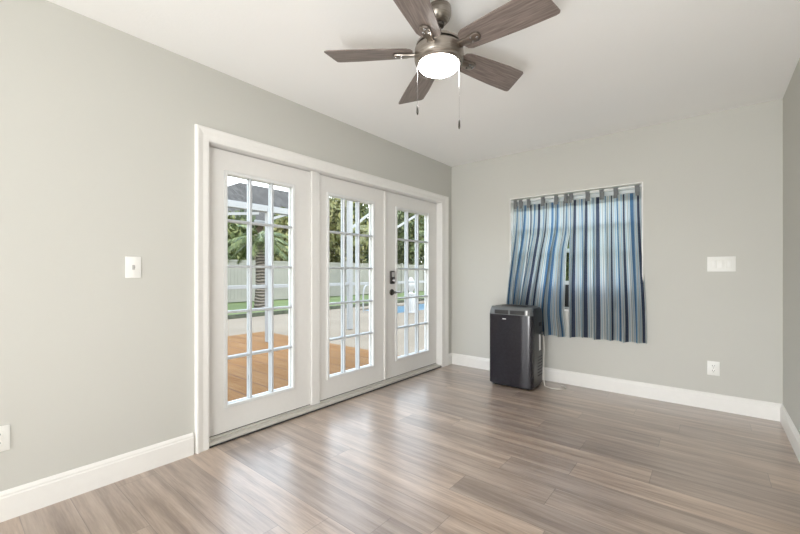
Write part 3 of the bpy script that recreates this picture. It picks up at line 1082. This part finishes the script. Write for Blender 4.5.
# ------------------------------------------------------------------ outside: planting
def leaf_ball(n, rx, ry, rz, size, rnd):
    vs, fs = [], []
    blobs = [(rnd.uniform(-.55, .55) * rx, rnd.uniform(-.6, .6) * ry, rnd.uniform(-.65, .65) * rz, rnd.uniform(.35, .55)) for _ in range(18)]
    for _ in range(n):
        bx, by, bz, br = rnd.choice(blobs)
        d = Vector((rnd.gauss(0, 1), rnd.gauss(0, 1), rnd.gauss(0, 1))).normalized() * (rnd.random() ** 0.4)
        c = Vector((bx + d.x * rx * br, by + d.y * ry * br, bz + d.z * rz * br))
        R = Euler((rnd.uniform(0, 6.28), rnd.uniform(0, 6.28), rnd.uniform(0, 6.28))).to_matrix()
        s = size * rnd.uniform(.6, 1.4)
        o = len(vs)
        for q in ((-s, 0, 0), (0, -s * .45, s * .08), (s, 0, 0), (0, s * .45, s * .08)):
            vs.append(c + R @ Vector(q))
        fs.append((o, o + 1, o + 2, o + 3))
    b = MB()
    b.v, b.f = vs, fs
    return b


def tree(loc, h, crown, mat, label, seed, n=5200, size=0.17):
    rnd = random.Random(seed)
    t = thing('tree', label, 'tree', (loc[0], loc[1], GZ - 0.03), 0.0, 'trees beyond the fence')
    MB().tube([(0, 0, 0), (0.1, 0.05, h * .4), (0.0, 0.15, h * .8)], [0.16, 0.12, 0.05], 8).build('trunk', M['bark'], t)
    o = leaf_ball(n, crown[0], crown[1], crown[2], size, rnd).build('crown', M[mat], t, smooth=False, fix=False)
    o.location = (0, 0, h - crown[2] * 0.95)
    return t


def palm(loc, h, label, seed, nf=16, fl=2.0, r=0.15, mat='leaf3', group=None, droop=1.0):
    rnd = random.Random(seed)
    t = thing('palm_tree', label, 'palm tree', (loc[0], loc[1], GZ - 0.03), 0, group)
    MB().tube([(0, 0, 0), (0.02, 0.03, h * .3), (0.05, 0.0, h * .7), (0.0, 0.05, h)], [r * 1.15, r, r * .95, r * .8], 12).build('trunk', M['bark'], t)
    for k in range(nf):
        a = 2 * PI * k / nf * 1.0 + rnd.uniform(-.2, .2)
        el = rnd.uniform(-.35, 1.15)
        b = MB()
        pts = []
        for q in range(9):
            s = q / 8
            out = fl * (s * math.cos(el * (1 - s * .35)))
            up = fl * (s * math.sin(el)) - droop * fl * 0.55 * s * s
            pts.append(Vector((out * math.cos(a), out * math.sin(a), h + up)))
        b.tube(pts, [0.02 - 0.015 * q / 8 for q in range(9)], 4)
        side = Vector((-math.sin(a), math.cos(a), 0))
        for q in range(26):
            s = 0.12 + 0.88 * q / 26
            i = min(7, int(s * 8))
            p = pts[i].lerp(pts[i + 1], s * 8 - i)
            d = (pts[i + 1] - pts[i]).normalized()
            L = 0.55 * fl / 2.0 * math.sin(PI * min(1, 0.12 + s * .86)) + 0.08
            for sg in (-1, 1):
                tip = p + (side * sg * .75 + d * .55 + Vector((0, 0, -.38 - rnd.random() * .3))).normalized() * L
                wv = d * 0.022
                b.add([p - wv, p + wv, tip], [(0, 1, 2)])
        b.build('frond', M[mat], t, smooth=False, fix=False)
    return t


spots = [
    ((-17.35, -1.7), 4.5, (1.25, 1.65, 2.0), 'leaf2', 'dark rounded tree in the second row, at the left edge of the nearest door'),
    ((-17.35, 2.0), 4.7, (1.25, 1.65, 2.1), 'leaf1', 'green tree in the second row, just left of the grey roofed house front'),
    ((-17.35, 5.7), 4.8, (1.25, 1.65, 2.1), 'leaf2', 'dark tree standing close in front of the grey roofed house'),
    ((-17.35, 9.4), 4.8, (1.25, 1.65, 2.1), 'leaf1', 'green tree close in front of the right part of the grey roofed house'),
    ((-14.8, -3.6), 3.6, (1.5, 1.65, 1.7), 'leaf1', 'rounded green tree beyond the fence at the left edge of the nearest door'),
    ((-14.55, 0.1), 3.8, (1.5, 1.65, 1.8), 'leaf2', 'dark rounded tree beyond the fence left of the thick palm trunk'),
    ((-14.55, 3.8), 3.9, (1.5, 1.65, 1.9), 'leaf1', 'rounded green tree beyond the fence behind the thick palm trunk'),
    ((-14.55, 7.5), 4.0, (1.5, 1.65, 2.1), 'leaf3', 'olive green tree beyond the fence at the right of the nearest door'),
    ((-14.9, 11.2), 6.2, (1.6, 1.65, 3.1), 'leaf3', 'tall olive tree beyond the fence at the left of the middle door'),
    ((-14.8, 14.9), 6.6, (1.6, 1.65, 3.3), 'leaf2', 'tall dark tree beyond the fence in the middle door'),
    ((-15.0, 18.6), 6.8, (1.6, 1.65, 3.4), 'leaf1', 'tall green tree beyond the fence at the right of the middle door'),
    ((-14.8, 22.3), 7.0, (1.6, 1.65, 3.5), 'leaf2', 'tall dark tree beyond the fence in the far door'),
    ((-13.8, 26.0), 7.2, (1.6, 1.65, 3.6), 'leaf3', 'tall olive tree beyond the fence in the far door'),
    ((-10.0, 27.0), 7.2, (1.65, 1.65, 3.6), 'leaf1', 'tall green tree at the right edge of the far door'),
    ((-18.8, 17.6), 8.0, (1.7, 1.75, 4.0), 'leaf1', 'tallest green tree standing behind the others in the middle door'),
    ((-18.8, 21.6), 8.2, (1.7, 1.75, 4.1), 'leaf3', 'tallest olive tree standing behind the others in the middle door'),
    ((-18.8, 25.8), 8.4, (1.7, 1.75, 4.1), 'leaf2', 'tallest dark tree standing behind the others in the far door'),
]
for i, (loc, h, cr, mt_, lab) in enumerate(spots):
    tree(loc, h, cr, mt_, lab, 100 + i)
palm((-9.7, 3.1), 2.5, 'thick trunked palm on the lawn, seen through the nearest door', 31, 22, 1.25, 0.17, 'leaf1')
palm((-10.3, 0.75), 2.45, 'bushy palm on the lawn at the left of the nearest door', 32, 20, 1.0, 0.15, 'leaf1')
palm((-10.4, 9.6), 3.2, 'palm on the lawn seen through the middle door', 33, 18, 1.4, 0.13, 'leaf3')
palm((-10.2, 14.6), 3.4, 'palm on the lawn seen through the far door', 34, 18, 1.4, 0.13, 'leaf1')


def shrub(loc, r, h, mat, label, seed):
    rnd = random.Random(seed)
    o = leaf_ball(1100, r, r, h * 0.7, 0.10, rnd).build('shrub', M[mat], None, smooth=False, fix=False)
    o.location = (loc[0], loc[1], GZ + h * 0.55)
    tag(o, label, 'shrub')


hg = leaf_ball(5200, 2.6, 0.7, 1.5, 0.13, random.Random(77)).build('hedge', M['leaf1'], None, smooth=False, fix=False)
hg.location = (0.6, 4.4, GZ + 1.2)
tag(hg, 'green hedge outside the curtained window', 'hedge')
shrub((-11.6, 0.1), 0.6, 1.1, 'leaf2', 'dark shrub against the fence in the nearest door', 41)

# ------------------------------------------------------------------ outside: neighbour's house
nh = thing('neighbour_house', 'grey roofed tan house beyond the garden fence', 'house', (-23.0, 9.0, GZ - 0.03))
MB().box(-3.6, 3.6, -5.6, 5.4, 0, 4.5).build('wall', M['stucco'], nh, smooth=False)
rf = MB()
ev, rz_ = 4.5, 7.6
rf.add([(-4.2, -6.2, ev), (4.2, -6.2, ev), (4.2, 5.7, ev), (-4.2, 5.7, ev), (0, 0.4, rz_), (0, 5.7, rz_),
        (-4.2, -6.2, ev - .2), (4.2, -6.2, ev - .2), (4.2, 5.7, ev - .2), (-4.2, 5.7, ev - .2)],
       [(0, 1, 4), (1, 2, 5, 4), (2, 3, 5), (3, 0, 4, 5), (6, 9, 8, 7), (0, 6, 7, 1), (1, 7, 8, 2), (2, 8, 9, 3), (3, 9, 6, 0)])
rf.build('roof', M['shingle'], nh, smooth=False)
MB().box(4.2, 4.28, -6.2, 5.7, ev - .22, ev - .02).build('fascia', M['alu'], nh, smooth=False)

# ------------------------------------------------------------------ outside: poolside things
hr = thing('pool_handrail', 'white curved handrail at the pool edge', 'handrail', (-6.0, 4.6, GZ - 0.01))
MB().tube(catmull([(0, -0.1, 0), (0, -0.1, 0.6), (0.0, 0.05, 0.85), (0.0, 0.45, 0.75), (0.0, 0.75, 0.2), (0.0, 0.78, -0.02)], 5), 0.025, 8).build('rail', M['alu'], hr)


def patio_chair(loc, rot, label):
    t = thing('patio_chair', label, 'chair', loc, rot)
    bk = MB()
    for k in range(5):
        x = -0.22 + k * 0.11
        bk.box(x - 0.045, x + 0.045, -0.015, 0.010, 0.36, 1.06 - 0.03 * abs(k - 2) ** 1.6, Matrix.Translation((0, 0.24, 0)) @ Matrix.Rotation(-0.2, 4, 'X'))
    bk.box(-0.26, 0.26, 0.012, 0.03, 0.62, 0.68, Matrix.Translation((0, 0.24, 0)) @ Matrix.Rotation(-0.2, 4, 'X'))
    bk.build('backrest', M['resin'], t, bevel=0.006, seg=1)
    st = MB()
    for k in range(5):
        st.box(-0.26, 0.26, -0.28 + k * 0.105, -0.19 + k * 0.105, 0.36, 0.38)
    st.build('seat', M['resin'], t, bevel=0.004, seg=1)
    for sx in (-1, 1):
        MB().box(sx * 0.30 - 0.06, sx * 0.30 + 0.06, -0.34, 0.28, 0.58, 0.605).build('armrest', M['resin'], t, bevel=0.006, seg=1)
        for yy in (-0.26, 0.24):
            MB().box(sx * 0.28 - 0.02, sx * 0.28 + 0.02, yy - 0.045, yy + 0.045, 0, 0.58).build('leg', M['resin'], t, bevel=0.004, seg=1)
    return t


urn = thing('pedestal_urn', 'slim white pedestal urn standing on the patio beside the pool', 'urn', (-4.72, 5.30, GZ - 0.01))
MB().box(-0.13, 0.13, -0.13, 0.13, 0, 0.06).box(-0.10, 0.10, -0.10, 0.10, 0.06, 0.56).box(-0.12, 0.12, -0.12, 0.12, 0.56, 0.61).build('pedestal', M['resin'], urn, bevel=0.008)
MB().lathe([(0.07, 0.61), (0.05, 0.65), (0.06, 0.69), (0.12, 0.78), (0.14, 0.88), (0.11, 0.98), (0.07, 1.03), (0.06, 1.07), (0.02, 1.10)], 24).build('urn_body', M['resin'], urn)
patio_chair((-6.9, 9.85, GZ - 0.01), math.radians(40), 'white high backed patio chair at the far end of the pool')
